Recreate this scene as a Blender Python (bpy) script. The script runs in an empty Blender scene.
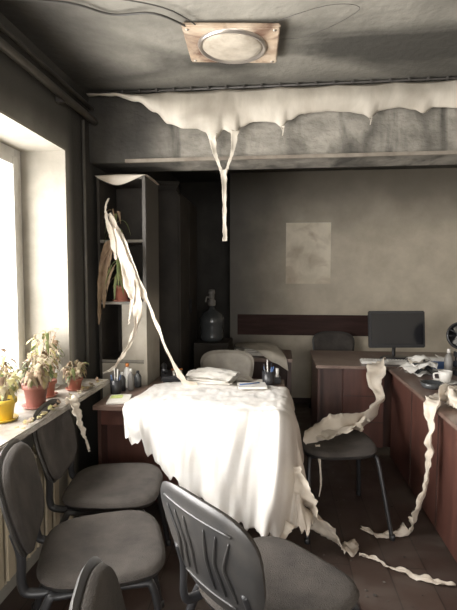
import bpy, bmesh, math, random
from mathutils import Vector, Matrix, noise
random.seed(7)
S = bpy.context.scene
S.view_settings.view_transform = 'Standard'
S.view_settings.exposure = 0.05
S.view_settings.gamma = 1.10

# ------------------------------------------------------------ materials
def mat(name, c1, c2=None, rough=0.6, scale=6.0, bump=0.0, bscale=40.0, metal=0.0, spec=0.4,
        trans=0.0, stretch=(1,1,1), contrast=(0.35,0.65), detail=6.0, grads=(), coat=0.0, c3=None, scale3=1.2, con3=(0.45,0.6), stretch3=(1,1,1)):
    m = bpy.data.materials.new(name); m.use_nodes = True
    nt = m.node_tree; N = nt.nodes; L = nt.links
    bs = N['Principled BSDF']
    bs.inputs['Roughness'].default_value = rough
    bs.inputs['Metallic'].default_value = metal
    bs.inputs['Specular IOR Level'].default_value = spec
    bs.inputs['Coat Weight'].default_value = coat
    bs.inputs['Base Color'].default_value = (*c1, 1)
    geo = N.new('ShaderNodeNewGeometry')
    mp = N.new('ShaderNodeMapping'); mp.inputs['Scale'].default_value = stretch
    L.new(geo.outputs['Position'], mp.inputs['Vector'])
    col = None
    if c2 is not None:
        nz = N.new('ShaderNodeTexNoise'); nz.inputs['Scale'].default_value = scale
        nz.inputs['Detail'].default_value = detail; nz.inputs['Roughness'].default_value = 0.6
        L.new(mp.outputs['Vector'], nz.inputs['Vector'])
        r = N.new('ShaderNodeMapRange'); r.inputs['From Min'].default_value = contrast[0]; r.inputs['From Max'].default_value = contrast[1]
        L.new(nz.outputs['Fac'], r.inputs['Value'])
        mx = N.new('ShaderNodeMix'); mx.data_type = 'RGBA'
        mx.inputs['A'].default_value = (*c1, 1); mx.inputs['B'].default_value = (*c2, 1)
        L.new(r.outputs['Result'], mx.inputs['Factor'])
        col = mx.outputs['Result']
    if c3 is not None:
        mp3 = N.new('ShaderNodeMapping'); mp3.inputs['Scale'].default_value = stretch3
        L.new(geo.outputs['Position'], mp3.inputs['Vector'])
        nz = N.new('ShaderNodeTexNoise'); nz.inputs['Scale'].default_value = scale3
        nz.inputs['Detail'].default_value = 8; nz.inputs['Distortion'].default_value = 0.6
        L.new(mp3.outputs['Vector'], nz.inputs['Vector'])
        r = N.new('ShaderNodeMapRange'); r.inputs['From Min'].default_value = con3[0]; r.inputs['From Max'].default_value = con3[1]
        L.new(nz.outputs['Fac'], r.inputs['Value'])
        mx = N.new('ShaderNodeMix'); mx.data_type = 'RGBA'
        L.new(col, mx.inputs['A']); mx.inputs['B'].default_value = (*c3, 1)
        L.new(r.outputs['Result'], mx.inputs['Factor'])
        col = mx.outputs['Result']
    # tone ramps along an axis, incl. soot and painted film shade: (axis, from, to, colour, max)
    for (ax, a, b, c, mxv) in grads:
        sp = N.new('ShaderNodeSeparateXYZ'); L.new(geo.outputs['Position'], sp.inputs['Vector'])
        nz = N.new('ShaderNodeTexNoise'); nz.inputs['Scale'].default_value = 2.2; nz.inputs['Detail'].default_value = 7
        L.new(geo.outputs['Position'], nz.inputs['Vector'])
        ad = N.new('ShaderNodeMath'); ad.operation = 'MULTIPLY_ADD'
        L.new(nz.outputs['Fac'], ad.inputs[0]); ad.inputs[1].default_value = 0.5*abs(b-a)*(1 if b > a else -1)
        L.new(sp.outputs[ax], ad.inputs[2])
        r = N.new('ShaderNodeMapRange'); r.interpolation_type = 'SMOOTHSTEP'
        sh = 0.25*abs(b-a)*(1 if b > a else -1)
        r.inputs['From Min'].default_value = a+sh; r.inputs['From Max'].default_value = b+sh
        r.inputs['To Max'].default_value = mxv
        L.new(ad.outputs[0], r.inputs['Value'])
        mx = N.new('ShaderNodeMix'); mx.data_type = 'RGBA'
        if col is None: mx.inputs['A'].default_value = (*c1, 1)
        else: L.new(col, mx.inputs['A'])
        mx.inputs['B'].default_value = (*c, 1); L.new(r.outputs['Result'], mx.inputs['Factor'])
        col = mx.outputs['Result']
    if col is not None: L.new(col, bs.inputs['Base Color'])
    if bump > 0:
        nb = N.new('ShaderNodeTexNoise'); nb.inputs['Scale'].default_value = bscale; nb.inputs['Detail'].default_value = 6
        L.new(mp.outputs['Vector'], nb.inputs['Vector'])
        bp = N.new('ShaderNodeBump'); bp.inputs['Strength'].default_value = bump; bp.inputs['Distance'].default_value = 0.01
        L.new(nb.outputs['Fac'], bp.inputs['Height']); L.new(bp.outputs['Normal'], bs.inputs['Normal'])
    if trans > 0:
        tr = N.new('ShaderNodeBsdfTranslucent'); tr.inputs['Color'].default_value = (*c1, 1)
        ms = N.new('ShaderNodeMixShader'); ms.inputs[0].default_value = trans
        L.new(bs.outputs[0], ms.inputs[1]); L.new(tr.outputs[0], ms.inputs[2])
        L.new(ms.outputs[0], N['Material Output'].inputs['Surface'])
    return m

SOOT = (0.02, 0.018, 0.015)
m_ceil = mat('ceiling_sooty_plaster', (0.30,0.28,0.235), (0.14,0.13,0.107), 0.85, 1.3, 0.6, 22, c3=(0.04,0.037,0.03), scale3=1.3, con3=(0.45,0.64), stretch3=(0.6,1.4,1),
             grads=((0,-0.65,-1.15,(0.022,0.020,0.017),0.92),(1,2.5,3.05,(0.035,0.032,0.026),0.8)))
m_beam = mat('beam_sooty_plaster', (0.30,0.275,0.23), (0.13,0.118,0.097), 0.85, 4.0, 0.7, 26, stretch=(1,1,1.5), c3=(0.055,0.05,0.041), scale3=3, con3=(0.47,0.68), stretch3=(2.2,1,.6),
             grads=((0,-0.50,-0.90,SOOT,0.92),))
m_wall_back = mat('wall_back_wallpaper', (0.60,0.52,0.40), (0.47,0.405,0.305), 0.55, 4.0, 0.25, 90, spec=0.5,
             grads=((2,1.7,2.6,(0.11,0.095,0.072),0.85),(0,0.45,-0.58,(0.06,0.053,0.043),0.92)))  # soot toward the top; tone also darkens toward the left
m_wall_dark = mat('wall_dark', (0.05,0.045,0.038), (0.03,0.027,0.023), 0.8, 2.5, 0.3, 40)  # even dark tone, mainly for the alcove wall
m_wall_left = mat('wall_left_paint', (0.36,0.34,0.29), (0.27,0.25,0.21), 0.8, 3, 0.3, 40,
             grads=((1,2.68,2.82,(0.022,0.02,0.017),0.95),(2,2.10,2.4,(0.025,0.023,0.019),0.92)))  # darker beyond the window and above its head
m_wall_room = mat('wall_room_paint', (0.34,0.31,0.26), (0.23,0.21,0.175), 0.8, 2, 0.2, 40)
m_reveal = mat('window_reveal_plaster', (0.30,0.275,0.225), (0.21,0.19,0.155), 0.85, 4, 0.2, 30)
m_pvc = mat('white_pvc', (0.60,0.585,0.54), (0.42,0.40,0.36), 0.4, 6)
m_sill = mat('sill_dusty_white', (0.44,0.40,0.34), (0.20,0.17,0.14), 0.5, 9, 0.2, 40)
m_film = mat('melted_film', (0.82,0.74,0.63), (0.60,0.51,0.40), 0.4, 7, 0.15, 30, trans=0.25, contrast=(0.4,0.75))
m_filmc = mat('sagging_ceiling_film', (0.60,0.545,0.455), (0.42,0.37,0.30), 0.5, 3, 0.1, 30, trans=0.15, stretch=(2.5,1,1), c3=(0.22,0.19,0.15), scale3=2.5, con3=(0.50,0.72))
m_filmw = mat('white_film_sheet', (0.93,0.90,0.86), (0.78,0.72,0.64), 0.4, 4, 0.25, 18, trans=0.12, contrast=(.45,.8), grads=((0,-0.06,0.16,(0.50,0.41,0.31),0.85),))  # shade of the right-hand folds painted in as a beige ramp
m_wood = mat('desk_mahogany_laminate', (0.070,0.034,0.026), (0.042,0.021,0.017), 0.35, 5, 0.05, 60, stretch=(3,3,0.5), spec=0.5)
m_wood_top = mat('desk_top_dusty_laminate', (0.11,0.060,0.046), (0.19,0.13,0.102), 0.32, 6, 0.05, 60, spec=0.6)
m_woodR = mat('desk_red_laminate', (0.105,0.041,0.030), (0.062,0.026,0.020), 0.35, 4, 0.03, 60, stretch=(3,3,0.4), spec=0.5)
m_edge = mat('laminate_edge', (0.045,0.025,0.02), None, 0.4)
m_strip = mat('wall_strip_wenge', (0.05,0.024,0.020), (0.03,0.015,0.013), 0.7, 6, stretch=(.5,1,4), spec=.2)
m_fabric = mat('chair_fabric_dusty', (0.048,0.042,0.038), (0.082,0.071,0.062), 0.85, 9, 0.6, 260, spec=0.25)
m_plastic = mat('chair_black_plastic', (0.026,0.026,0.027), (0.055,0.051,0.047), 0.38, 6, spec=0.5)
m_metal = mat('chair_frame_black', (0.025,0.025,0.027), None, 0.38, spec=0.5)
m_fablt = mat('chair_dusty_light', (0.44,0.40,0.34), (0.30,0.27,0.23), 0.7, 8)
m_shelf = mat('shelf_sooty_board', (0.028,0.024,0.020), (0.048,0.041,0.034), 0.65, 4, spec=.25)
m_shelfl = mat('shelf_pale_board', (0.42,0.375,0.305), (0.27,0.24,0.19), 0.5, 4, grads=((2,1.15,1.5,(0.03,0.026,0.022),0.92),))  # board tone darkens from mid height upward
m_shelfe = mat('shelf_pale_edge', (0.28,0.255,0.21), (0.11,0.10,0.085), 0.5, 6)
m_black = mat('black_plastic', (0.02,0.02,0.022), None, 0.35, spec=0.5)
m_screen = mat('monitor_screen', (0.012,0.012,0.014), None, 0.15, spec=0.6)
m_white = mat('white_plastic', (0.78,0.76,0.71), (0.62,0.59,0.54), 0.4, 10)
m_grey = mat('grey_plastic', (0.22,0.21,0.19), (0.14,0.13,0.12), 0.4, 10)
m_paper = mat('paper', (0.82,0.79,0.73), (0.62,0.58,0.51), 0.8, 8)
m_terra = mat('terracotta', (0.34,0.11,0.07), (0.23,0.08,0.05), 0.6, 8)
m_yellow = mat('yellow_pot', (0.70,0.46,0.03), (0.5,0.33,0.04), 0.45, 8)
m_pink = mat('dusty_pink_pot', (0.30,0.11,0.085), (0.19,0.075,0.055), 0.5, 8)
m_soil = mat('soil', (0.05,0.035,0.025), (0.09,0.065,0.045), 0.95, 40)
m_leaf = mat('leaf_wilted', (0.30,0.28,0.10), (0.36,0.27,0.13), 0.6, 12, trans=0.2)
m_leafd = mat('leaf_green', (0.09,0.125,0.04), (0.18,0.18,0.07), 0.55, 12, trans=0.15)
m_leafb = mat('leaf_brown', (0.15,0.09,0.05), (0.26,0.18,0.11), 0.7, 12)
m_leafp = mat('leaf_ashen', (0.40,0.34,0.22), (0.25,0.20,0.12), 0.7, 12, trans=0.2)
m_rad = mat('radiator_cream', (0.62,0.52,0.36), (0.5,0.42,0.3), 0.5, 6)
m_burnt = mat('lamp_plate_burnt', (0.42,0.30,0.20), (0.54,0.44,0.33), 0.55, 9, 0.2, 30, c3=(0.13,0.07,0.045), scale3=6, con3=(0.47,0.63))
m_lampg = mat('lamp_smoked_glass', (0.52,0.46,0.37), (0.32,0.27,0.21), 0.3, 12, spec=0.5)
m_chrome = mat('metal_ring', (0.45,0.4,0.35), None, 0.3, metal=0.8)
m_bottle = mat('bottle_smoky', (0.06,0.064,0.066), (0.035,0.037,0.038), 0.2, 4, spec=0.6)
m_blue = mat('blue_plastic', (0.06,0.12,0.28), None, 0.4)
m_green = mat('green_print', (0.45,0.6,0.15), (0.75,0.75,0.3), 0.6, 20)
m_wire = mat('old_cable', (0.05,0.045,0.04), None, 0.6)
m_pipe = mat('sooty_pipe', (0.05,0.045,0.04), (0.11,0.1,0.085), 0.5, 5)
m_poster = mat('bare_wall_patch', (0.84,0.75,0.60), (0.68,0.60,0.46), 0.6, 5, 0.2, 40, c3=(0.44,0.34,0.23), scale3=4, con3=(0.5,0.72))
m_orange = mat('orange_paint', (0.6,0.2,0.05), None, 0.5)
m_debris = mat('ash_debris', (0.02,0.018,0.016), (0.13,0.11,0.09), 0.9, 14)

m_floor = bpy.data.materials.new('floor_laminate'); m_floor.use_nodes = True
nt = m_floor.node_tree; N = nt.nodes; L = nt.links
g = N.new('ShaderNodeNewGeometry'); mp = N.new('ShaderNodeMapping'); mp.inputs['Rotation'].default_value = (0,0,math.radians(90))
L.new(g.outputs['Position'], mp.inputs['Vector'])
br = N.new('ShaderNodeTexBrick'); br.inputs['Scale'].default_value = 1.0; br.inputs['Brick Width'].default_value = 1.2; br.inputs['Row Height'].default_value = 0.19
br.inputs['Mortar Size'].default_value = 0.003
br.inputs['Color1'].default_value = (0.058,0.037,0.029,1); br.inputs['Color2'].default_value = (0.042,0.027,0.022,1); br.inputs['Mortar'].default_value = (0.013,0.009,0.007,1)
L.new(mp.outputs[0], br.inputs['Vector'])
nz = N.new('ShaderNodeTexNoise'); nz.inputs['Scale'].default_value = 4; nz.inputs['Detail'].default_value = 9
L.new(g.outputs['Position'], nz.inputs['Vector'])
mx = N.new('ShaderNodeMix'); mx.data_type='RGBA'; mx.inputs['B'].default_value=(0.095,0.075,0.06,1)
rr = N.new('ShaderNodeMapRange'); rr.inputs['From Min'].default_value=.45; rr.inputs['From Max'].default_value=.75; rr.inputs['To Max'].default_value=.6
L.new(nz.outputs['Fac'], rr.inputs['Value']); L.new(rr.outputs[0], mx.inputs['Factor']); L.new(br.outputs['Color'], mx.inputs['A'])
L.new(mx.outputs['Result'], N['Principled BSDF'].inputs['Base Color'])
r2 = N.new('ShaderNodeMapRange'); r2.inputs['From Min'].default_value=.35; r2.inputs['From Max'].default_value=.65; r2.inputs['To Min'].default_value=.32; r2.inputs['To Max'].default_value=.75
L.new(nz.outputs['Fac'], r2.inputs['Value']); L.new(r2.outputs[0], N['Principled BSDF'].inputs['Roughness'])

# ------------------------------------------------------------ mesh builder
def cr(P, n):
    out = []
    k = len(P)
    for i in range(k-1):
        p0 = P[max(i-1,0)]; p1 = P[i]; p2 = P[i+1]; p3 = P[min(i+2,k-1)]
        for j in range(n):
            t = j/n
            out.append(0.5*((2*p1)+(p2-p0)*t+(2*p0-5*p1+4*p2-p3)*t*t+(3*p1-p0-3*p2+p3)*t*t*t))
    out.append(P[-1])
    return out

class B:
    def __init__(s, name, T=None):
        s.name=name; s.v=[]; s.f=[]; s.mi=[]; s.sm=[]; s.mats=[]; s.T=T or Matrix.Identity(4)
    def m(s, mt):
        if mt not in s.mats: s.mats.append(mt)
        return s.mats.index(mt)
    def add(s, vs, fs, mt, smooth=True):
        o=len(s.v); i=s.m(mt)
        s.v += [s.T @ Vector(v) for v in vs]
        for f in fs:
            s.f.append([o+k for k in f]); s.mi.append(i); s.sm.append(smooth)
    def box(s, c, size, mt, bev=0.0, R=None, seg=2):
        bm=bmesh.new(); bmesh.ops.create_cube(bm,size=1)
        for v in bm.verts: v.co = Vector((v.co.x*size[0], v.co.y*size[1], v.co.z*size[2]))
        if bev>0: bmesh.ops.bevel(bm, geom=list(bm.edges), offset=bev, segments=seg, affect='EDGES')
        M = Matrix.Translation(Vector(c)) @ (R.to_4x4() if R else Matrix.Identity(4))
        bm.verts.index_update()
        s.add([M@v.co for v in bm.verts],[[v.index for v in f.verts] for f in bm.faces],mt,False)
        bm.free()
    def b2(s, lo, hi, mt, bev=0.0):
        lo=Vector(lo); hi=Vector(hi); s.box((lo+hi)/2, hi-lo, mt, bev)
    def tube(s, pts, r, mt, n=10, sub=6, smooth=True, flat=1.0):
        P=[Vector(p) for p in pts]
        if sub>1 and len(P)>2: P=cr(P,sub)
        R = r if isinstance(r,(list,tuple)) else None
        k=len(P); vs=[]; fs=[]
        up=None
        for i,p in enumerate(P):
            t=(P[min(i+1,k-1)]-P[max(i-1,0)]).normalized()
            if up is None:
                up = t.orthogonal().normalized()
            up=(up-t*up.dot(t)).normalized(); sd=t.cross(up)
            if R:
                q=i/(k-1)*(len(R)-1); a=int(min(q,len(R)-2)); rr=R[a]+(R[a+1]-R[a])*(q-a)
            else: rr=r
            for j in range(n):
                a=2*math.pi*j/n; vs.append(p+up*math.cos(a)*rr+sd*math.sin(a)*rr*flat)
        for i in range(k-1):
            for j in range(n):
                fs.append([i*n+j,i*n+(j+1)%n,(i+1)*n+(j+1)%n,(i+1)*n+j])
        fs.append(list(range(n))[::-1]); fs.append([(k-1)*n+j for j in range(n)])
        s.add(vs,fs,mt,smooth)
    def lathe(s, prof, c, mt, n=28, M=None, sy=1.0):
        vs=[]; fs=[]; k=len(prof); c=Vector(c)
        for (r,z) in prof:
            for j in range(n):
                a=2*math.pi*j/n; p=Vector((r*math.cos(a),r*math.sin(a)*sy,z))
                if M: p=M@p
                vs.append(c+p)
        for i in range(k-1):
            for j in range(n):
                fs.append([i*n+j,i*n+(j+1)%n,(i+1)*n+(j+1)%n,(i+1)*n+j])
        if prof[0][0]>1e-6: fs.append(list(range(n))[::-1])
        if prof[-1][0]>1e-6: fs.append([(k-1)*n+j for j in range(n)])
        s.add(vs,fs,mt)
    def pad(s, w, h, th, mt, fn, e=4.0, n=40, mt_back=None):
        for side in (1,-1):
            vs=[]; fs=[]
            prof=[(0,1),(0.35,1),(0.7,0.97),(0.88,0.86),(0.96,0.62),(1.0,0.0)]
            for (q,cc) in prof:
                for j in range(n):
                    t=2*math.pi*j/n; ct=math.cos(t); st=math.sin(t)
                    a=math.copysign(abs(ct)**(2/e),ct)*w/2*max(q,0.001); b=math.copysign(abs(st)**(2/e),st)*h/2*max(q,0.001)
                    vs.append(fn(a,b,side*cc*th/2))
            for i in range(len(prof)-1):
                for j in range(n):
                    f=[i*n+j,i*n+(j+1)%n,(i+1)*n+(j+1)%n,(i+1)*n+j]
                    fs.append(f if side<0 else f[::-1])
            s.add(vs,fs,mt if side>0 or mt_back is None else mt_back)
    def sheet(s, rows, mt, nu=8, nv=8, disp=None):
        G=[cr([Vector(p) for p in r],nu) for r in rows]
        cols=len(G[0]); C=[cr([G[i][j] for i in range(len(G))],nv) for j in range(cols)]
        R=len(C[0]); vs=[]; fs=[]
        for i in range(R):
            for j in range(cols):
                p=C[j][i].copy()
                if disp: p=disp(p,j/(cols-1),i/(R-1))
                vs.append(p)
        for i in range(R-1):
            for j in range(cols-1):
                fs.append([i*cols+j,i*cols+j+1,(i+1)*cols+j+1,(i+1)*cols+j])
        s.add(vs,fs,mt)
    def ribbon(s, pts, w, mt, side=(1,0,0), twist=0.0, ruffle=0.0, sub=14, curl=0.25, floor=None, n=7, seed=0.0, freq=8.0):
        P=cr([Vector(p) for p in pts],sub); W=cr([float(x) for x in w],sub)
        k=len(P); vs=[]; fs=[]; sd0=Vector(side)
        for i,p in enumerate(P):
            t=(P[min(i+1,k-1)]-P[max(i-1,0)]).normalized()
            sd=(sd0-t*sd0.dot(t))
            if sd.length<1e-3: sd=t.orthogonal()
            sd.normalize(); nr=t.cross(sd)
            q=i/(k-1); ang=twist*q+0.7*noise.noise(Vector((q*5+seed,seed,0)))
            a=sd*math.cos(ang)+nr*math.sin(ang); b=t.cross(a)
            ww=W[int(i*(len(W)-1)/(k-1))]
            for j in range(n):
                x=j/(n-1)*2-1
                off=curl*ww*(x*x)*0.5
                ru=ruffle*(1.2*noise.noise(Vector((q*freq*1.7+seed*3,x*1.3,seed)))+0.9*abs(x)*noise.noise(Vector((q*freq*3.3+seed,x*.8,seed+9))))
                edge=1+0.35*noise.noise(Vector((q*freq*1.6,(1 if x>0 else -1)*3.0,seed+4)))+0.15*noise.noise(Vector((q*freq*6,(1 if x>0 else -1)*3.0,seed)))
                v=p+a*(x*ww*0.5*edge)+b*(off+ru)
                if floor is not None and v.z<floor: v.z=floor+0.001+0.006*abs(noise.noise(Vector((q*20,x,seed))))
                vs.append(v)
        for i in range(k-1):
            for j in range(n-1):
                fs.append([i*n+j,i*n+j+1,(i+1)*n+j+1,(i+1)*n+j])
        s.add(vs,fs,mt)
    def done(s, solid=0.0):
        me=bpy.data.meshes.new(s.name); me.from_pydata([tuple(v) for v in s.v],[],s.f)
        for m_ in s.mats: me.materials.append(m_)
        me.polygons.foreach_set('material_index',s.mi); me.polygons.foreach_set('use_smooth',s.sm)
        me.update(); ob=bpy.data.objects.new(s.name,me); S.collection.objects.link(ob)
        if solid>0:
            md=ob.modifiers.new('thickness','SOLIDIFY'); md.thickness=solid; md.offset=0
        return ob

H=2.68
# ------------------------------------------------------------ room shell
b=B('floor'); b.b2((-1.6,-2.6,-0.1),(2.7,6.3,0),m_floor); b.done()
b=B('ceiling'); b.b2((-1.6,-2.6,H),(2.7,6.3,H+0.12),m_ceil); b.done()
ZS,ZH,YJ=0.84,2.24,2.70
b=B('wall_left')
b.b2((-1.62,-2.6,0),(-1.25,6.3,ZS-0.03),m_wall_left)
b.b2((-1.62,-2.6,ZH),(-1.25,6.3,H),m_wall_left)
for (a,c) in ((-2.6,-1.7),(0.3,0.7),(YJ,6.3)): b.b2((-1.62,a,ZS-0.03),(-1.25,c,ZH),m_wall_left)
b.b2((-1.60,YJ-.015,ZS),(-1.245,YJ,ZH),m_reveal); b.b2((-1.60,0.7,ZH-0.012),(-1.245,YJ-.015,ZH),m_reveal)
b.b2((-1.60,0.7,ZS),(-1.245,0.715,ZH-0.012),m_reveal)
b.done()
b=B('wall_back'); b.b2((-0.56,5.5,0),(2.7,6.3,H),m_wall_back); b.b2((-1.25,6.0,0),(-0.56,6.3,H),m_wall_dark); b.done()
b=B('wall_right'); b.b2((2.6,-2.6,0),(2.7,5.5,H),m_wall_room); b.done()
b=B('wall_front')
b.b2((-1.25,-2.6,0),(2.6,-2.5,0.9),m_wall_room); b.b2((-1.25,-2.6,2.25),(2.6,-2.5,H),m_wall_room)
b.b2((-1.25,-2.6,0.9),(-0.2,-2.5,2.25),m_wall_room); b.b2((1.6,-2.6,0.9),(2.6,-2.5,2.25),m_wall_room); b.done()
b=B('added_window_front')  # unseen window added behind the camera to brighten the back wall
b.b2((-0.2,-2.58,.9),(1.6,-2.52,.96),m_pvc); b.b2((-0.2,-2.58,2.19),(1.6,-2.52,2.25),m_pvc)
for x in (-.2,.67,1.54): b.b2((x,-2.58,.96),(x+.06,-2.52,2.19),m_pvc)
b.done()
b=B('ceiling_beam'); b.b2((-1.25,3.05,2.24),(2.6,3.35,H),m_beam,0.006)
b.b2((-1.0,3.035,2.235),(2.6,3.055,2.256),mat('beam_edge_trim',(0.13,0.105,0.08),(0.22,0.19,0.15),0.6,8))
b.done()
b=B('baseboard_back'); b.b2((-0.56,5.485,0),(2.6,5.5,0.06),m_edge); b.done()
b=B('trim_1'); b.b2((-0.47,5.48,0.80),(1.30,5.5,1.04),m_strip,0.003); b.done()

def window(name,y0,y1):
    b=B(name); x=-1.55; t=0.06
    b.b2((x-.03,y0,ZS),(x+.03,y0+t,ZH),m_pvc,.004); b.b2((x-.03,y1-t,ZS),(x+.03,y1,ZH),m_pvc,.004)
    b.b2((x-.03,y0+t,ZS),(x+.03,y1-t,ZS+t),m_pvc,.004); b.b2((x-.03,y0+t,ZH-t),(x+.03,y1-t,ZH),m_pvc,.004)
    for k in (1/3,2/3):
        ym=y0+(y1-y0)*k
        b.b2((x-.028,ym-.04,ZS+t),(x+.035,ym+.04,ZH-t),m_pvc,.004)
    ya=y0+(y1-y0)*2/3+.04; yb=y1-t
    b.b2((x-.01,ya,ZS+t),(x+.045,ya+.05,ZH-t),m_pvc,.004); b.b2((x-.01,yb-.05,ZS+t),(x+.045,yb,ZH-t),m_pvc,.004)
    b.b2((x-.01,ya+.05,ZS+t),(x+.045,yb-.05,ZS+t+.05),m_pvc,.004); b.b2((x-.01,ya+.05,ZH-t-.05),(x+.045,yb-.05,ZH-t),m_pvc,.004)
    b.b2((x+.045,ya+.01,1.5),(x+.075,ya+.035,1.62),m_pvc,.004)
    b.done()
window('window_1',0.715,YJ-.015); window('added_window_rear',-1.7,0.3)  # second window is unseen, added behind the camera for more light
b=B('window_sill'); b.b2((-1.55,0.5,ZS-0.03),(-1.06,2.86,ZS),m_sill,0.006); b.done()
b=B('window_sill'); b.b2((-1.55,-1.8,ZS-0.03),(-1.10,0.4,ZS),m_sill,0.006); b.done()  # sill of the added rear window

b=B('radiator')
for i in range(12):
    y=1.35+i*0.085
    b.box((-1.195,y,0.40),(0.08,0.045,0.50),m_rad,0.018,seg=3)
    b.box((-1.15,y,0.40),(0.012,0.06,0.44),m_rad,0.005)
b.tube([(-1.195,1.27,0.60),(-1.195,2.40,0.60)],0.02,m_rad,sub=1); b.tube([(-1.195,1.27,0.20),(-1.195,2.40,0.20)],0.02,m_rad,sub=1)
b.tube([(-1.195,2.40,0.60),(-1.195,2.55,0.60),(-1.21,2.58,0.5),(-1.21,2.58,0.02)],0.013,m_rad)
b.tube([(-1.195,2.40,0.20),(-1.21,2.5,0.15),(-1.22,2.52,0.02)],0.013,m_rad)
b.done()

b=B('ceiling_pipe'); b.tube([(-1.20,-2.4,2.50),(-1.20,3.04,2.50)],0.022,m_pipe,sub=1)
b.tube([(-1.215,-2.4,2.585),(-1.215,3.04,2.585)],0.012,m_pipe,sub=1)
for y in (0.5,1.6,2.6): b.box((-1.225,y,2.50),(0.05,0.03,0.06),m_pipe,0.004)
b.tube([(-1.235,2.93,2.48),(-1.235,2.93,0.9)],0.010,m_pipe,sub=1)
b.done()
b=B('ceiling_cable')
b.tube([(-1.2,1.95,H-.012),(-0.9,2.0,H-.02),(-0.75,2.12,H-.012),(-0.55,2.1,H-.03),(-0.42,2.25,H-.02),(-0.30,2.32,H-.025)],0.005,m_wire)
b.tube([(-1.2,1.9,H-.012),(-0.8,1.97,H-.012),(-0.5,2.08,H-.02),(-0.36,2.28,H-.02)],0.003,m_wire)
b.tube([(-0.1,2.3,H-.012),(0.2,2.15,H-.012),(0.35,2.2,H-.010),(0.15,2.4,H-.012),(-0.02,2.42,H-.012)],0.0012,m_wire)
b.done()

b=B('ceiling_lamp', Matrix.Translation((-0.235,2.42,H-0.025)) @ Matrix.Rotation(math.radians(3),4,'Z') @ Matrix.Rotation(math.radians(2),4,'Y'))
b.box((0,0,0),(0.46,0.37,0.022),m_burnt,0.006)
b.lathe([(0.0,-0.034),(0.06,-0.034),(0.11,-0.030),(0.14,-0.022),(0.155,-0.012),(0.158,0.0)],(0,0,0),m_lampg,40)
b.lathe([(0.152,-0.012),(0.160,-0.026),(0.168,-0.024),(0.174,-0.012),(0.175,0.0)],(0,0,0),m_chrome,40)
for sx in (-1,1):
    for sy in (-1,1): b.lathe([(0,-.016),(0.008,-.014),(0.009,-0.010)],(sx*.205,sy*.16,0),m_chrome,10)
b.done()

# ------------------------------------------------------------ ceiling film
def bottom(x):
    pts=[(-1.22,2.655),(-1.05,2.64),(-0.90,2.60),(-0.78,2.53),(-0.70,2.46),(-0.60,2.425),(-0.52,2.42),(-0.46,2.395),(-0.42,2.33),(-0.40,2.33),(-0.345,2.41),(-0.30,2.39),(-0.27,2.36),(-0.24,2.42),
         (-0.15,2.45),(-0.03,2.445),(0.02,2.41),(0.06,2.455),(0.15,2.49),(0.30,2.50),(0.42,2.49),(0.50,2.475),(0.55,2.45),(0.60,2.49),(0.72,2.505),(0.80,2.49),(0.86,2.47),(0.92,2.50),(1.10,2.49),(1.4,2.50),(1.8,2.48),(2.2,2.51),(2.59,2.47)]
    for i in range(len(pts)-1):
        if x<=pts[i+1][0]:
            t=(x-pts[i][0])/(pts[i+1][0]-pts[i][0]); t=max(0,min(1,t)); t=t*t*(3-2*t)
            return pts[i][1]+(pts[i+1][1]-pts[i][1])*t+0.004*noise.noise(Vector((x*18,0,0)))
    return pts[-1][1]
b=B('sagging_film_canopy')
nx=420; nz=12; vs=[]; fs=[]
for i in range(nx+1):
    x=-1.22+i/nx*(2.58+1.22); zb=bottom(x); zt=H-0.022-0.010*abs(math.sin(x*9))
    for j in range(nz+1):
        t=j/nz; z=zt+(zb-zt)*t
        y=2.99-0.035*math.sin(t*math.pi*0.95)+0.012*noise.noise(Vector((x*5,t*.8,3)))*t
        vs.append((x,y,z))
for i in range(nx):
    for j in range(nz):
        a=i*(nz+1)+j; fs.append([a,a+nz+1,a+nz+2,a+1])
b.add(vs,fs,m_filmc)
b.tube([(-1.22,2.995,H-.012),(2.58,2.995,H-.012)],0.006,m_wire,sub=1)
for i in range(34):
    x=-1.1+i*0.11; b.box((x,2.978,H-0.016),(0.010,0.012,0.014),m_wire)
b.ribbon([(-0.415,2.975,2.38),(-0.40,2.975,2.27),(-0.375,2.975,2.20),(-0.350,2.975,2.13)],[0.06,0.028,0.018,0.02],m_filmc,curl=.2)
b.ribbon([(-0.27,2.975,2.40),(-0.285,2.975,2.28),(-0.31,2.975,2.20),(-0.334,2.975,2.13)],[0.06,0.024,0.016,0.02],m_filmc,curl=.2)
b.ribbon([(-0.342,2.975,2.16),(-0.34,2.975,2.08),(-0.338,2.975,1.95),(-0.336,2.975,1.82),(-0.335,2.975,1.715)],[0.05,0.032,0.024,0.024,0.030],m_filmc,curl=.3)
for (x,z0,z1) in ((0.022,2.42,2.36),(0.55,2.46,2.41)):
    b.ribbon([(x,2.985,z0),(x+.004,2.985,(z0+z1)/2),(x,2.985,z1)],[0.03,0.010,0.005],m_filmc)
b.done(0.002)

# ------------------------------------------------------------ corner shelf
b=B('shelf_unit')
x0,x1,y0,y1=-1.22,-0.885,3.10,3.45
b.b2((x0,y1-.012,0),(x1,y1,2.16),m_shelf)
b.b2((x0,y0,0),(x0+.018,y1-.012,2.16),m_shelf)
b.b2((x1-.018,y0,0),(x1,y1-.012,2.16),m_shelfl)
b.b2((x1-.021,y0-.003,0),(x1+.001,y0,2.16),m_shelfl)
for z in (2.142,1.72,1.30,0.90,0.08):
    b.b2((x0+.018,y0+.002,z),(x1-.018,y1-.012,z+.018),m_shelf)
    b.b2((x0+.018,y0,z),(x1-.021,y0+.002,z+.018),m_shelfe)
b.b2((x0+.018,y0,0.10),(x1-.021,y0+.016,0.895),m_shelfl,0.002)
b.b2((x0+.16,y0+.004,0.918),(x1-.021,y0+.016,1.30),mat('pale_door_board',(0.42,0.375,0.305),(0.27,0.24,0.19),0.5,4),0.002)
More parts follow.
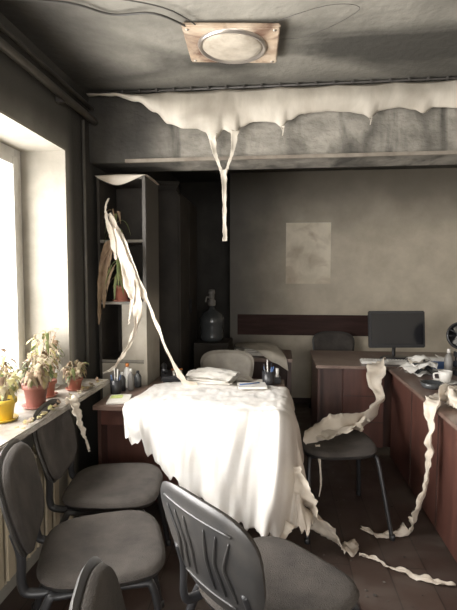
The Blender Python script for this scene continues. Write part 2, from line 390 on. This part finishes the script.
b.tube([(x1-.06,y0-.012,0.5),(x1-.06,y0-.012,0.62)],0.006,m_chrome,sub=1)
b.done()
b=B('film_cover_on_shelf')
b.sheet([[(-1.22,3.46,2.168),(-1.05,3.46,2.17),(-0.88,3.46,2.168)],[(-1.22,3.28,2.168),(-1.05,3.28,2.175),(-0.87,3.28,2.168)],
         [(-1.225,3.09,2.165),(-1.05,3.09,2.17),(-0.875,3.09,2.165)],[(-1.2,3.088,2.145),(-1.07,3.088,2.10),(-0.92,3.088,2.15)]],m_film)
b.done(0.002)

def pot(b,c,r,h,mt):
    b.lathe([(r*.68,0),(r*.72,.004),(r*.92,h*.8),(r*1.05,h*.8),(r*1.07,h),(r*.93,h),(r*.9,h*.9),(0,h*.88)],c,mt,24)
    b.lathe([(r*.88,h*.86),(r*.5,h*.9),(0,h*.91)],c,m_soil,20)
def leaf(b,p,d,l,w,droop,mt,seed=0):
    p=Vector(p); d=Vector(d).normalized(); pts=[]
    for i in range(5):
        t=i/4; pts.append(p+d*l*t*(1-droop*0.35*t)+Vector((0,0,-1))*l*droop*t*t)
    sd=d.cross(Vector((0,0,1))); 
    if sd.length<.05: sd=Vector((1,0,0))
    b.ribbon(pts,[w*.25,w*.8,w,w*.7,w*.04],mt,side=sd.normalized(),sub=3,curl=.3,n=3,seed=seed)

b=B('dracaena_plant')
pc=Vector((-1.08,3.165,1.3185)); pot(b,pc,0.055,0.11,m_terra)
b.lathe([(0.06,0),(0.065,0.012),(0.058,0.012),(0.05,0.004)],pc,m_terra,24)
b.tube([pc+Vector((0,0,.10)),pc+Vector((.012,-.04,.2)),pc+Vector((-.01,-.09,.32)),pc+Vector((0,-.09,.46)),pc+Vector((-.01,-.12,.62))],[0.008,0.007,0.006,0.005],m_leafb)
for i in range(26):
    a=i*2.4; h=0.16+0.46*(i/26)
    d=Vector((math.cos(a)*.5,-abs(math.sin(a))*.35,0.4 if i>16 else -.2))
    base=pc+Vector((0,-.09,h))
    leaf(b,base,d,0.14+0.08*random.random(),0.020,0.9,random.choice([m_leafb,m_leafb,m_leafd]),i)
for (dx,l) in ((-.09,.3),(-.06,.24),(.05,.16)):
    b.ribbon([pc+Vector((0,-.10,.42)),pc+Vector((dx*.6,-.13,.38)),pc+Vector((dx,-.14,.2)),pc+Vector((dx*1.15,-.14,.42-l*1.5)),pc+Vector((dx*1.25,-.14,.42-l*1.9))],[.015,.03,.035,.03,.008],m_leafb,seed=dx)
b.done()

b=B('film_strand')
b.ribbon([(-1.09,2.98,1.90),(-1.04,2.97,1.78),(-0.97,2.97,1.60),(-0.90,2.97,1.45),(-0.82,2.97,1.28),(-0.74,2.97,1.08),(-0.66,2.98,0.90),(-0.60,3.0,0.80),(-0.52,3.0,0.778)],
         [0.02,0.06,0.08,0.05,0.025,0.022,0.035,0.06,0.05],m_film,twist=.8,ruffle=.012,seed=1.3)
b.ribbon([(-1.05,2.95,1.80),(-0.99,2.95,1.62),(-0.94,2.95,1.44),(-0.90,2.95,1.28),(-0.93,2.95,1.12),(-1.0,2.94,0.98),(-1.06,2.93,0.90),(-1.12,2.9,0.865)],
         [0.03,0.07,0.09,0.055,0.03,0.02,0.02,0.01],m_film,twist=-.9,ruffle=.015,seed=2.7)
b.ribbon([(-1.10,3.0,2.0),(-1.11,2.97,1.94),(-1.10,2.96,1.86),(-1.06,2.95,1.74),(-1.04,2.95,1.60)],[0.01,0.015,0.025,0.045,0.02],m_film,twist=.5,ruffle=.006,seed=4)
b.ribbon([(-0.96,2.95,1.56),(-0.93,2.95,1.40),(-0.95,2.95,1.26),(-0.96,2.94,1.18)],[0.05,0.03,0.015,0.006],m_film,twist=.4,ruffle=.006,seed=5)
b.done(0.0015)

# ------------------------------------------------------------ wardrobe, bottle, side table at the back
b=B('wardrobe')
b.b2((-1.24,4.35,0),(-0.93,5.3,2.28),m_shelf,0.004)
b.b2((-0.93,4.37,0.1),(-0.915,4.82,2.25),m_shelf,0.003); b.b2((-0.93,4.83,0.1),(-0.915,5.28,2.25),m_shelf,0.003)
for y in (4.79,4.86): b.tube([(-0.905,y,1.1),(-0.905,y,1.25)],0.006,m_black,sub=1)
b.done()
b=B('folder_stack')
for i in range(4): b.box((-1.08,4.5,2.296+i*.026),(.24,.2,.025),m_wall_dark if i%2 else m_shelf,.003,R=Matrix.Rotation(.1*i,3,'Z'))
b.done()
b=B('low_cabinet')
b.b2((-0.86,4.75,0),(-0.50,5.2,0.80),m_shelf,0.004)
b.b2((-0.85,4.735,0.05),(-0.685,4.75,0.78),m_shelf,0.003); b.b2((-0.675,4.735,0.05),(-0.51,4.75,0.78),m_shelf,0.003)
for x in (-0.70,-0.66): b.lathe([(0,-.02),(0.01,-.015),(0.01,0)],(x,4.73,0.5),m_chrome,10,M=Matrix.Rotation(math.radians(-90),3,'X'))
b.done()
b=B('water_bottle')
c=(-0.70,4.95,0.80)
b.lathe([(0.10,0),(0.125,.01),(0.13,.05),(0.122,.08),(0.13,.11),(0.122,.15),(0.13,.19),(0.13,.24),(0.10,.30),(0.045,.33),(0.03,.345),(0.03,.38)],c,m_bottle,32)
b.lathe([(0.032,.375),(0.04,.38),(0.04,.43),(0.028,.44),(0.028,.5),(0.036,.505),(0.03,.545),(0,.55)],c,m_grey,20)
b.tube([(c[0],c[1]-.02,1.25),(c[0]-.04,c[1]-.08,1.27),(c[0]-.05,c[1]-.1,1.22)],0.008,m_grey)
b.done()
b=B('side_table')
b.b2((-0.42,4.30,0.70),(0.14,4.85,0.73),m_wood_top,0.004)
for (x,y) in ((-.39,4.33),(.11,4.33),(-.39,4.82),(.11,4.82)): b.b2((x-.02,y-.02,0),(x+.02,y+.02,0.70),m_edge,0.002)
b.b2((-0.38,4.80,0.25),(0.10,4.82,0.70),m_wood)
b.b2((-0.38,4.34,0.2),(0.10,4.80,0.22),m_wood)
b.done()
b=B('paper_pile')
random.seed(3)
for i in range(10):
    b.box((-0.2+random.uniform(-.08,.08),4.55+random.uniform(-.05,.05),0.734+i*0.006),(0.3,0.21,0.005),m_paper,R=Matrix.Rotation(random.uniform(-.4,.4),3,'Z'))
b.done()
b=B('film_scrap_on_side_table')
b.sheet([[(-.42,4.75,.80),(-.2,4.75,.815),(0,4.75,.80)],[(-.40,4.55,.805),(-.2,4.55,.82),(.02,4.5,.80)],[(-.2,4.32,.80),(-.05,4.3,.79),(.08,4.29,.74)],[(-.05,4.28,.70),(.02,4.27,.68),(.10,4.27,.62)]],m_filmc,
        disp=lambda p,u,v:p+Vector((0,0,.008*noise.noise(p*12))))
b.done(0.002)

b=B('wall_poster')
b.b2((0.09,5.494,1.40),(0.60,5.5,2.10),m_poster)
b.done()

# ------------------------------------------------------------ desks
b=B('office_desk')
b.b2((-1.055,2.56,0.725),(-0.872,3.085,0.75),m_wood_top); b.b2((-0.872,2.56,0.725),(0.05,3.36,0.75),m_wood_top)
b.b2((-1.05,2.62,0),(-1.03,3.07,0.725),m_wood); b.b2((0.0,2.62,0),(0.02,3.34,0.725),m_wood)
b.b2((-1.03,2.72,0.12),(0.0,2.74,0.725),m_woodR)
b.b2((-1.03,2.62,0.62),(-0.6,2.72,0.725),m_woodR,0.003)
b.done()
b=B('computer_desk')
b.b2((0.32,3.92,0.725),(1.68,4.72,0.75),m_wood_top,0.003)
b.b2((0.34,3.96,0),(0.36,4.70,0.725),m_wood); b.b2((1.64,3.96,0),(1.66,4.70,0.725),m_wood)
b.b2((0.36,4.0,0.05),(1.64,4.02,0.725),m_wood)
b.b2((0.55,3.95,0.06),(0.88,4.0,0.725),m_woodR,0.003)
for z in (0.27,0.49): b.b2((0.55,3.946,z),(0.88,3.951,z+.006),m_edge)
b.done()
b=B('writing_desk')
b.b2((0.89,1.7,0.725),(1.60,3.88,0.75),m_wood_top,0.003)
b.b2((0.92,1.75,0.03),(0.94,3.86,0.725),m_woodR)
b.b2((0.94,1.75,0),(1.56,1.77,0.725),m_wood); b.b2((0.94,3.84,0),(1.56,3.86,0.725),m_wood)
b.b2((0.915,2.74,0.03),(0.921,2.75,0.725),m_edge); b.b2((0.915,3.28,0.03),(0.921,3.29,0.725),m_edge)
b.b2((1.54,1.77,0.3),(1.56,3.84,0.725),m_wood)
b.done()

T=Matrix.Translation((1.06,4.32,0.75)) @ Matrix.Rotation(math.radians(8),4,'Z')
b=B('computer_monitor',T)
b.lathe([(0.13,0),(0.13,.008),(0.11,.016),(0,.018)],(0,0.03,0),m_black,32,sy=.75)
b.tube([(0,0.05,.01),(0,0.05,.10),(0,0.035,.18)],0.025,m_black,flat=.6)
Rt=Matrix.Rotation(math.radians(-6),3,'X')
b.box((0,0.0,.265),(0.51,0.035,.33),m_black,0.008,R=Rt); b.box((0,-0.019,.27),(0.47,0.003,.28),m_screen,R=Rt)
b.box((0,0.025,.26),(0.3,0.03,.2),m_black,0.01,R=Rt)
b.done()
b=B('keyboard',Matrix.Translation((0.92,4.08,0.752)) @ Matrix.Rotation(math.radians(-4),4,'Z'))
b.box((0,0,.009),(0.42,.15,.018),m_white,0.005)
for r in range(5):
    for c_ in range(17): b.box((-.19+c_*.0235,-.055+r*.027,.0205),(.019,.021,.007),m_white,0.002,seg=1)
b.done()
b=B('computer_mouse',Matrix.Translation((1.20,4.03,0.752)))
b.lathe([(0.034,0),(0.036,.008),(0.032,.02),(0.018,.03),(0,.033)],(0,0,0),m_black,20,sy=1.6); b.done()

# ------------------------------------------------------------ chairs
def chair(name,x,y,deg,fab=m_fabric,shell=m_plastic,back=True,bh=0.36):
    T=Matrix.Translation((x,y,0)) @ Matrix.Rotation(math.radians(deg),4,'Z')   # local +Y is facing direction
    b=B(name,T)
    def seatf(a,bb,c):
        z=0.455+c-0.10*max(0,(bb-.12))**1.3+0.10*a*a-0.02*math.exp(-(a*a+bb*bb)/.03)*(1 if c>0 else 0)
        return Vector((a*(1-.08*(bb<0)*abs(bb)/.22),bb,z))
    b.pad(0.48,0.46,0.065,fab,seatf,e=3.6,mt_back=shell)
    if back:
        def bf(a,bb,c):
            yy=-0.255-0.26*(bb+.16)*.9+0.55*a*a-c+0.25*bb*bb
            return Vector((a*(1+.10*bb/.17),yy,0.695+bb*.98-.05*a*a))
        def bfs(a,bb,c):
            return bf(a,bb,c*.8)+Vector((0,-.017,0))
        b.pad(0.43,bh-.025,0.045,fab,lambda a,bb,c:bf(a,bb,-c),e=3.2)
        b.pad(0.455,bh,0.03,shell,bfs,e=3.2)
        for k in (-3,-2,-1,1,2,3):
            a=k*.036
            pts=[bf(a*(1+.3*abs(q)/.1),q,0)+Vector((0,-.031,0)) for q in (-.10,-.05,0,.05,.10)]
            b.tube(pts,[.002,.005,.005,.005,.002],shell,n=6,sub=3)
        b.tube([bf(a,-.125,0)+Vector((0,-.031,0)) for a in (-.13,-.06,0,.06,.13)],.004,shell,n=6,sub=3)
        b.tube([bf(a,.125,0)+Vector((0,-.031,0)) for a in (-.15,-.07,0,.07,.15)],.004,shell,n=6,sub=3)
        for sx in (-1,1):
            b.tube([(sx*.165,-.10,.425),(sx*.165,-.23,.425),(sx*.165,-.262,.46),(sx*.165,-.262,.56),(sx*.16,-.285,.64)],.0125,m_metal,flat=1.3)
    for sx in (-1,1):
        b.tube([(sx*.245,.24,0),(sx*.225,.20,.25),(sx*.205,.17,.405),(sx*.195,.12,.422),(sx*.195,-.13,.422),(sx*.205,-.18,.405),(sx*.225,-.25,.2),(sx*.245,-.31,0)],.012,m_metal,flat=1.3)
        for yy in (.24,-.31): b.lathe([(.015,0),(.017,.004),(.016,.03),(.012,.032)],(sx*.245,yy,0),m_black,12)
    b.tube([(-.195,.10,.418),(.195,.10,.418)],.011,m_metal,sub=1); b.tube([(-.195,-.12,.418),(.195,-.12,.418)],.011,m_metal,sub=1)
    b.done()
chair('office_chair',-0.66,1.68,-70)
chair('office_chair',-0.80,2.20,-82)
chair('office_chair',0.00,1.53,-44)
chair('office_chair',-0.06,0.93,-74)
chair('office_chair',-0.43,3.68,180,fab=m_fablt,shell=m_fablt,bh=.32)
chair('office_chair',0.62,5.0,180)
chair('padded_stool',0.36,2.92,10,back=False)

# ------------------------------------------------------------ big white film over desk
b=B('white_film_sheet_on_desk')
rows=[
 [(-.82,3.06,.762),(-.70,3.12,.765),(-.5,3.12,.768),(-.3,3.10,.768),(-.1,3.06,.768),(.05,3.03,.765),(.085,3.05,.70),(.09,3.05,.62)],
 [(-.83,2.85,.764),(-.70,2.85,.765),(-.5,2.85,.770),(-.3,2.85,.768),(-.1,2.85,.768),(.05,2.85,.765),(.10,2.85,.68),(.12,2.85,.50)],
 [(-.86,2.56,.766),(-.70,2.56,.768),(-.5,2.56,.772),(-.3,2.56,.770),(-.1,2.56,.768),(.04,2.56,.766),(.11,2.58,.66),(.14,2.60,.40)],
 [(-.86,2.50,.725),(-.70,2.47,.73),(-.5,2.44,.74),(-.3,2.42,.735),(-.1,2.42,.735),(.04,2.44,.72),(.12,2.5,.56),(.155,2.52,.32)],
 [(-.85,2.47,.68),(-.69,2.44,.62),(-.53,2.39,.57),(-.34,2.36,.52),(-.14,2.35,.48),(.03,2.37,.46),(.12,2.42,.38),(.165,2.46,.24)],
 [(-.83,2.45,.63),(-.68,2.42,.52),(-.52,2.36,.40),(-.34,2.32,.29),(-.15,2.30,.21),(.0,2.31,.19),(.11,2.36,.19),(.18,2.42,.18)],
]
def dd(p,u,v):
    k=max(0,v-.42)/.58
    p=p.copy(); p.y+=k*(.020*math.sin(u*30+v*3+2*noise.noise(Vector((u*5,0,0))))+.07*noise.noise(Vector((u*8,v*2.0,2)))+.03*noise.noise(Vector((u*24,v*5,7))))
    if v<.42: p.z+=.014*abs(noise.noise(Vector((p.x*9,p.y*9,1))))+.010*abs(noise.noise(Vector((p.x*25,p.y*25,1))))
    else: p.z+=k*(.06*noise.noise(Vector((u*16,5,v)))+.04*noise.noise(Vector((u*45,5,v))))
    if u>.8: p.x+=.025*math.sin(v*20+u*8)*(u-.8)*5
    return p
b.sheet(rows,m_filmw,nu=16,nv=12,disp=dd)
b.done(0.002)
b=B('film_tail')
b.ribbon([(.10,2.42,.50),(.14,2.40,.40),(.20,2.42,.27),(.27,2.46,.14),(.34,2.50,.05),(.40,2.52,.02),(.44,2.60,.012)],[.10,.14,.15,.14,.12,.10,.04],m_film,side=(.7,-.5,0),ruffle=.02,floor=.006,seed=3,twist=.4)
b.ribbon([(.05,2.36,.24),(.0,2.33,.16),(-.05,2.31,.08),(-.06,2.30,.02)],[.1,.08,.06,.03],m_film,side=(.9,.2,0),ruffle=.01,floor=.006,seed=8)
b.done(0.0015)

b=B('film_strand')
b.ribbon([(.86,3.97,.785),(.84,3.91,.785),(.80,3.84,.74),(.77,3.74,.66),(.79,3.6,.60),(.72,3.42,.53),(.60,3.25,.49),(.46,3.08,.50),(.34,2.97,.51),(.24,2.87,.51),(.17,2.80,.48)],
         [.06,.12,.15,.11,.10,.12,.13,.19,.17,.12,.05],m_film,side=(.7,.3,.4),twist=1.3,ruffle=.028,seed=6,curl=.5,freq=6,sub=20)
b.ribbon([(.62,3.30,.50),(.52,3.16,.505),(.40,3.0,.515),(.28,2.84,.505)],[.05,.16,.22,.12],m_film,side=(.7,-.7,.2),ruffle=.02,seed=9,curl=.2)
b.ribbon([(.24,2.78,.49),(.25,2.70,.40),(.255,2.68,.30),(.245,2.68,.22)],[.03,.012,.010,.004],m_film,seed=2)
b.done(0.0015)
b=B('film_strand')
b.ribbon([(1.05,2.90,.775),(.97,2.80,.79),(.90,2.72,.78),(.86,2.68,.70),(.86,2.66,.58),(.855,2.66,.45),(.83,2.64,.33),(.80,2.64,.22),(.79,2.68,.10),(.76,2.70,.03),(.68,2.68,.02),(.58,2.68,.02),(.50,2.74,.02)],
         [.10,.14,.12,.055,.045,.06,.035,.045,.055,.08,.05,.035,.015],m_film,side=(.8,-.3,.2),twist=2.6,ruffle=.024,floor=.006,seed=11,freq=10,sub=24,curl=.7)
b.ribbon([(1.0,2.62,.79),(.95,2.70,.82),(.99,2.78,.82),(1.06,2.74,.81),(1.1,2.66,.79)],[.05,.09,.1,.09,.05],m_film,side=(0,0,1),twist=1,ruffle=.03,seed=14,freq=10)
b.done(0.0015)
b=B('film_scrap_on_floor')
b.ribbon([(.44,2.47,.015),(.50,2.44,.018),(.57,2.38,.015),(.66,2.33,.02),(.76,2.28,.015),(.86,2.27,.015)],[.006,.02,.015,.03,.035,.012],m_film,side=(0,1,0),ruffle=.02,floor=.005,seed=4,freq=5)
b.done(0.0015)
b=B('film_scrap_on_chair')
b.ribbon([(-1.06,2.28,.84),(-1.045,2.26,.87),(-1.01,2.24,.82),(-.99,2.24,.74),(-.965,2.25,.66),(-.955,2.26,.60)],[.03,.06,.06,.04,.02,.01],m_film,side=(.2,1,0),ruffle=.012,seed=21)
b.done(0.0015)

b=B('floor_debris')
random.seed(31)
for i in range(110):
    x=random.uniform(-.2,.88); y=random.uniform(1.9,3.7); s_=random.uniform(.003,.013)
    n=random.randint(4,6); a0=random.uniform(0,6); vs=[]
    for j in range(n):
        a=a0+2*math.pi*j/n; r=s_*random.uniform(.5,1.1); vs.append((x+r*math.cos(a),y+r*math.sin(a),.002+random.uniform(0,.004)))
    vs.append((x,y,.004+s_*.3))
    b.add(vs,[[j,(j+1)%n,n] for j in range(n)]+[list(range(n))[::-1]],m_debris,False)
b.done()

# ------------------------------------------------------------ things on the centre desk
b=B('pen_holder'); c=(-0.06,3.16,0.751)
b.lathe([(0.038,0),(0.04,.003),(0.042,.10),(0.039,.10),(0.036,.006),(0,.006)],c,m_black,20)
for i in range(7):
    a=i*.9; b.tube([(c[0]+.01*math.cos(a),c[1]+.01*math.sin(a),c[2]+.01),(c[0]+.035*math.cos(a),c[1]+.035*math.sin(a),c[2]+.13+.02*(i%3))],.004,[m_blue,m_black,m_white][i%3],n=8,sub=1)
b.done()
b=B('tape_dispenser',Matrix.Translation((0.0,3.27,0.751)))
b.box((0,0,.02),(.05,.12,.04),m_black,.008); b.lathe([(.02,-.01),(.04,-.01),(.04,.01),(.02,.01),(.02,-.01)],(0,.01,.055),m_white,24,M=Matrix.Rotation(math.radians(90),3,'Y')); b.done()
b=B('desk_phone',Matrix.Translation((-0.74,3.23,0.752)) @ Matrix.Rotation(math.radians(15),4,'Z'))
b.box((0,0,.035),(.16,.17,.04),m_black,.01,R=Matrix.Rotation(.12,3,'X'))
b.tube([(-.055,-.08,.085),(-.055,-.05,.095),(-.055,.05,.105),(-.055,.08,.09)],[.022,.014,.014,.022],m_black,flat=1.1)
for r in range(4):
    for q in range(3): b.box((.01+q*.024,-.05+r*.024,.053+r*.003),(.016,.014,.008),m_white,.002,seg=1)
b.box((.035,.065,.068),(.08,.035,.004),m_orange); b.done()
b=B('document_stack',Matrix.Translation((-0.44,3.12,0.787)) @ Matrix.Rotation(math.radians(-12),4,'Z'))
random.seed(5)
for i in range(7): b.box((random.uniform(-.015,.015),random.uniform(-.01,.01),i*.005),(.28,.20,.004),m_paper,R=Matrix.Rotation(random.uniform(-.15,.15),3,'Z'))
b.sheet([[(-.16,.12,.045),(0,.13,.06),(.17,.11,.045)],[(-.17,0,.05),(0,0,.075),(.17,0,.05)],[(-.15,-.12,.04),(0,-.13,.045),(.16,-.13,.035)]],m_paper,disp=lambda p,u,v:p+Vector((0,0,.014*noise.noise(p*25))))
b.done()
b=B('notebook',Matrix.Translation((-0.16,2.96,0.787)) @ Matrix.Rotation(math.radians(8),4,'Z'))
b.box((0,0,.006),(.18,.13,.012),m_paper,.002); b.box((0,0,.0135),(.18,.13,.002),m_white); b.tube([(-.08,-.02,.02),(.05,.03,.02)],.004,m_blue,n=8,sub=1); b.done()
b=B('loose_papers')
random.seed(44)
for i in range(9):
    b.box((random.uniform(-.5,-.1),random.uniform(3.2,3.33),.7525+i*.0015),(random.uniform(.08,.2),random.uniform(.06,.12),.001),random.choice([m_paper,m_filmc,m_paper]),R=Matrix.Rotation(random.uniform(0,3),3,'Z'))
b.done()
b=B('magazine',Matrix.Translation((-0.94,2.69,0.751)) @ Matrix.Rotation(math.radians(12),4,'Z'))
b.box((0,0,.006),(.13,.19,.01),m_paper,.002); b.box((-.02,.04,.012),(.07,.07,.002),m_green); b.done()
def bottle(name,x,y,z,r,h,mt,cap):
    b=B(name); b.lathe([(r*.9,0),(r,.004),(r,h*.62),(r*.75,h*.75),(r*.35,h*.82),(r*.35,h*.88)],(x,y,z),mt,20); b.lathe([(r*.42,h*.86),(r*.42,h),(0,h)],(x,y,z),cap,16); b.done()
bottle('glue_bottle',-1.0,3.02,.751,.028,.16,m_white,m_orange)
bottle('correction_fluid_bottle',-1.0,2.92,.751,.022,.12,m_black,m_white)
bottle('ink_bottle',-0.93,3.03,.751,.024,.11,m_bottle,m_black)
bottle('lotion_bottle',-0.95,2.94,.751,.02,.14,m_grey,m_white)
b=B('pen_cup'); c=(-1.015,2.84,.751)
b.lathe([(0.03,0),(0.034,.003),(0.036,.09),(0.033,.09),(0.03,.006),(0,.006)],c,m_black,20)
for i in range(6):
    a=i*1.1; b.tube([(c[0]+.01*math.cos(a),c[1]+.01*math.sin(a),c[2]+.01),(c[0]+.03*math.cos(a),c[1]+.03*math.sin(a),c[2]+.12+.02*(i%3))],.0035,[m_blue,m_black,m_white][i%3],n=8,sub=1)
b.done()
b=B('stapler',Matrix.Translation((-0.60,3.30,.753)) @ Matrix.Rotation(.9,4,'Z'))
b.box((0,0,.008),(.04,.10,.014),m_black,.004); b.box((0,0,.04),(.032,.10,.022),m_black,.008,R=Matrix.Rotation(.14,3,'X')); b.box((0,.035,.025),(.03,.03,.03),m_chrome,.003); b.done()

# ------------------------------------------------------------ things on the right desks
b=B('coffee_cup'); c=(1.16,3.36,.751)
b.lathe([(.0,0),(.06,.002),(.085,.012),(.08,.014),(.05,.006)],c,m_white,28)
b.lathe([(.028,.006),(.034,.010),(.043,.06),(.046,.085),(.042,.085),(.038,.06),(.028,.014),(0,.014)],c,m_white,24)
b.tube([(c[0]-.042,c[1],.82),(c[0]-.075,c[1],.815),(c[0]-.07,c[1],.78),(c[0]-.036,c[1],.775)],.006,m_white,n=8)
b.done()
b=B('ashtray'); c=(1.02,3.20,.751)
b.lathe([(.05,0),(.06,.006),(.075,.04),(.068,.04),(.052,.012),(0,.01)],c,m_bottle,28); b.lathe([(.045,.014),(.02,.022),(0,.026)],c,m_soil,16); b.done()
b=B('document_tray',Matrix.Translation((1.45,3.50,.751)) @ Matrix.Rotation(.10,4,'Z'))
for z in (0,.07,.14):
    b.box((0,0,z+.004),(.24,.33,.006),m_black,.002)
    for sx in (-1,1): b.box((sx*.117,0,z+.022),(.006,.33,.035),m_black,.002)
    for i in range(4): b.box((random.uniform(-.01,.01),random.uniform(-.02,.0),z+.012+i*.006),(.20,.29,.005),m_paper)
for sx in (-1,1):
    for sy in (-1,1): b.box((sx*.11,sy*.15,.09),(.008,.008,.18),m_black)
b.done()
b=B('cardboard_box',Matrix.Translation((1.24,3.81,.751)) @ Matrix.Rotation(-.1,4,'Z'))
b.box((0,0,.05),(.20,.09,.10),m_white,.003); b.box((0,-.046,.05),(.16,.002,.06),m_blue); b.box((.05,0,.103),(.1,.09,.004),m_white,R=Matrix.Rotation(.3,3,'Y')); b.done()
b=B('desk_fan',Matrix.Translation((1.50,4.05,.751)))
b.lathe([(.08,0),(.085,.01),(.03,.025),(.012,.04),(.012,.18)],(0,0,0),m_black,24)
Mx=Matrix.Rotation(math.radians(80),3,'X')
b.lathe([(.105,-.02),(.115,0),(.105,.02),(.10,.0),(.105,-.02)],(0,-.03,.25),m_black,28,M=Mx)
for i in range(12):
    a=i*math.pi/6; b.tube([(0,-.055,.25),(.105*math.cos(a),-.045,.25+.105*math.sin(a))],.002,m_black,n=6,sub=1)
for i in range(3):
    a=i*2.1; b.box((.045*math.cos(a),-.03,.25+.045*math.sin(a)),(.08,.004,.05),m_grey,.001,R=Matrix.Rotation(-a,3,'Y')@Matrix.Rotation(.4,3,'X'))
b.done()
b=B('crumpled_papers')
random.seed(12)
for k in range(12):
    x=1.02+random.uniform(-.02,.09); y=3.61+random.uniform(-.06,.05); a=random.uniform(0,3)
    ca,sa=math.cos(a),math.sin(a)
    def P(u,v,z): return (x+u*ca-v*sa,y+u*sa+v*ca,z)
    z=.758+k*.009
    b.sheet([[P(-.08,-.06,z),P(0,-.07,z+.03),P(.08,-.06,z+.004)],[P(-.09,0,z+.02),P(0,0,z+.045),P(.09,0,z+.01)],[P(-.08,.06,z),P(0,.07,z+.02),P(.08,.06,z+.006)]],random.choice([m_paper,m_white,m_paper,m_filmc,m_bottle]),nu=5,nv=5,disp=lambda p,u,v:p+Vector((0,0,.02*noise.noise(p*28))))
b.done()
bottle('spray_bottle',1.27,3.62,.751,.03,.20,m_grey,m_white)
b=B('tin_can'); b.lathe([(.036,0),(.038,.003),(.036,.008),(.036,.098),(.038,.102),(.034,.10),(.033,.09),(0,.088)],(1.30,3.24,.751),m_bottle,24); b.done()

# ------------------------------------------------------------ window sill plants
def plant(name,x,y,r,h,mt,n,ll,lw,up,seed,pal=(0,1,1,2,3,3)):
    random.seed(seed); b=B(name); pot(b,(x,y,ZS+.001),r,h,mt)
    b.lathe([(r*.9,0),(r*1.15,.012),(r*1.1,.014),(r*.8,.004)],(x,y,ZS+.001),mt,24)
    PM=[m_leaf,m_leafp,m_leafd,m_leafb]
    for i in range(n):
        a=random.uniform(0,6.28); k=random.uniform(.3,1)
        tip=Vector((x+math.cos(a)*r*1.2*k,y+math.sin(a)*r*1.5*k,ZS+h+up*random.uniform(.3,1)))
        base=Vector((x+math.cos(a)*r*.3,y+math.sin(a)*r*.3,ZS+h*.9))
        b.tube([base,(base+tip)/2+Vector((0,0,up*.25)),tip],.0022,random.choice([m_leafb,m_leafp]),n=5,sub=4)
        for q in range(3):
            d=Vector((math.cos(a+random.uniform(-1.5,1.5)),math.sin(a+random.uniform(-1.5,1.5)),random.uniform(-.3,.4)))
            leaf(b,base.lerp(tip,.6+.2*q),d,ll*random.uniform(.5,1.1),lw*random.uniform(.7,1.2),random.uniform(.5,1.3),PM[random.choice(pal)],i+q)
    b.done()
plant('potted_geranium',-1.24,1.98,.058,.10,m_yellow,20,.055,.028,.15,1,(0,0,1,2,3))
plant('potted_begonia',-1.20,2.20,.060,.12,m_pink,26,.06,.028,.15,2)
plant('potted_violet',-1.25,2.40,.055,.09,m_terra,26,.06,.026,.17,3)
plant('potted_ivy',-1.16,2.56,.045,.07,m_terra,24,.055,.024,.10,4)
plant('potted_geranium',-1.33,2.57,.06,.10,m_white,28,.07,.026,.24,5)
plant('potted_violet',-1.40,2.2,.055,.09,m_terra,20,.07,.026,.20,6)
plant('potted_ivy',-1.27,1.78,.055,.09,m_terra,12,.06,.02,.12,8)
b=B('dry_leaves')
random.seed(9)
for i in range(50):
    leaf(b,(-1.085+random.uniform(-.01,.012),2.3+random.uniform(-.45,.5),ZS+.010+random.uniform(0,.012)),(random.uniform(-.3,.2),random.uniform(-1,1),.15),.035,.02,.15,random.choice([m_leafb,m_leaf,m_leafp]),i)
b.done()

# ------------------------------------------------------------ light
W=bpy.data.worlds.new('overcast_sky'); S.world=W; W.use_nodes=True
W.node_tree.nodes['Background'].inputs[0].default_value=(0.95,0.97,1,1); W.node_tree.nodes['Background'].inputs[1].default_value=3.0
def area(name,loc,rot,sx,sy,p,col=(1,.965,.92)):
    l=bpy.data.lights.new(name,'AREA'); l.shape='RECTANGLE'; l.size=sx; l.size_y=sy; l.energy=p; l.color=col
    o=bpy.data.objects.new(name,l); S.collection.objects.link(o); o.location=loc; o.rotation_euler=rot
area('window_daylight',(-1.68,1.75,1.55),(0,math.radians(-90),0),1.5,2.1,215)
area('added_fill_rear',(-1.68,-.7,1.55),(0,math.radians(-90),0),1.5,2.0,130)  # added light for the unseen rear window, lifts the foreground
area('added_fill_front',(0.7,-2.66,1.57),(math.radians(90),0,0),1.8,1.4,70)  # added fill through the unseen front window, aimed at the back wall

cam=bpy.data.cameras.new('camera'); co=bpy.data.objects.new('camera',cam); S.collection.objects.link(co)
cam.sensor_fit='VERTICAL'; cam.sensor_height=36; cam.lens=27.7; cam.clip_start=.05
co.location=(0,0,1.5); co.rotation_euler=(math.radians(90-3.65),0,math.radians(6)); S.camera=co
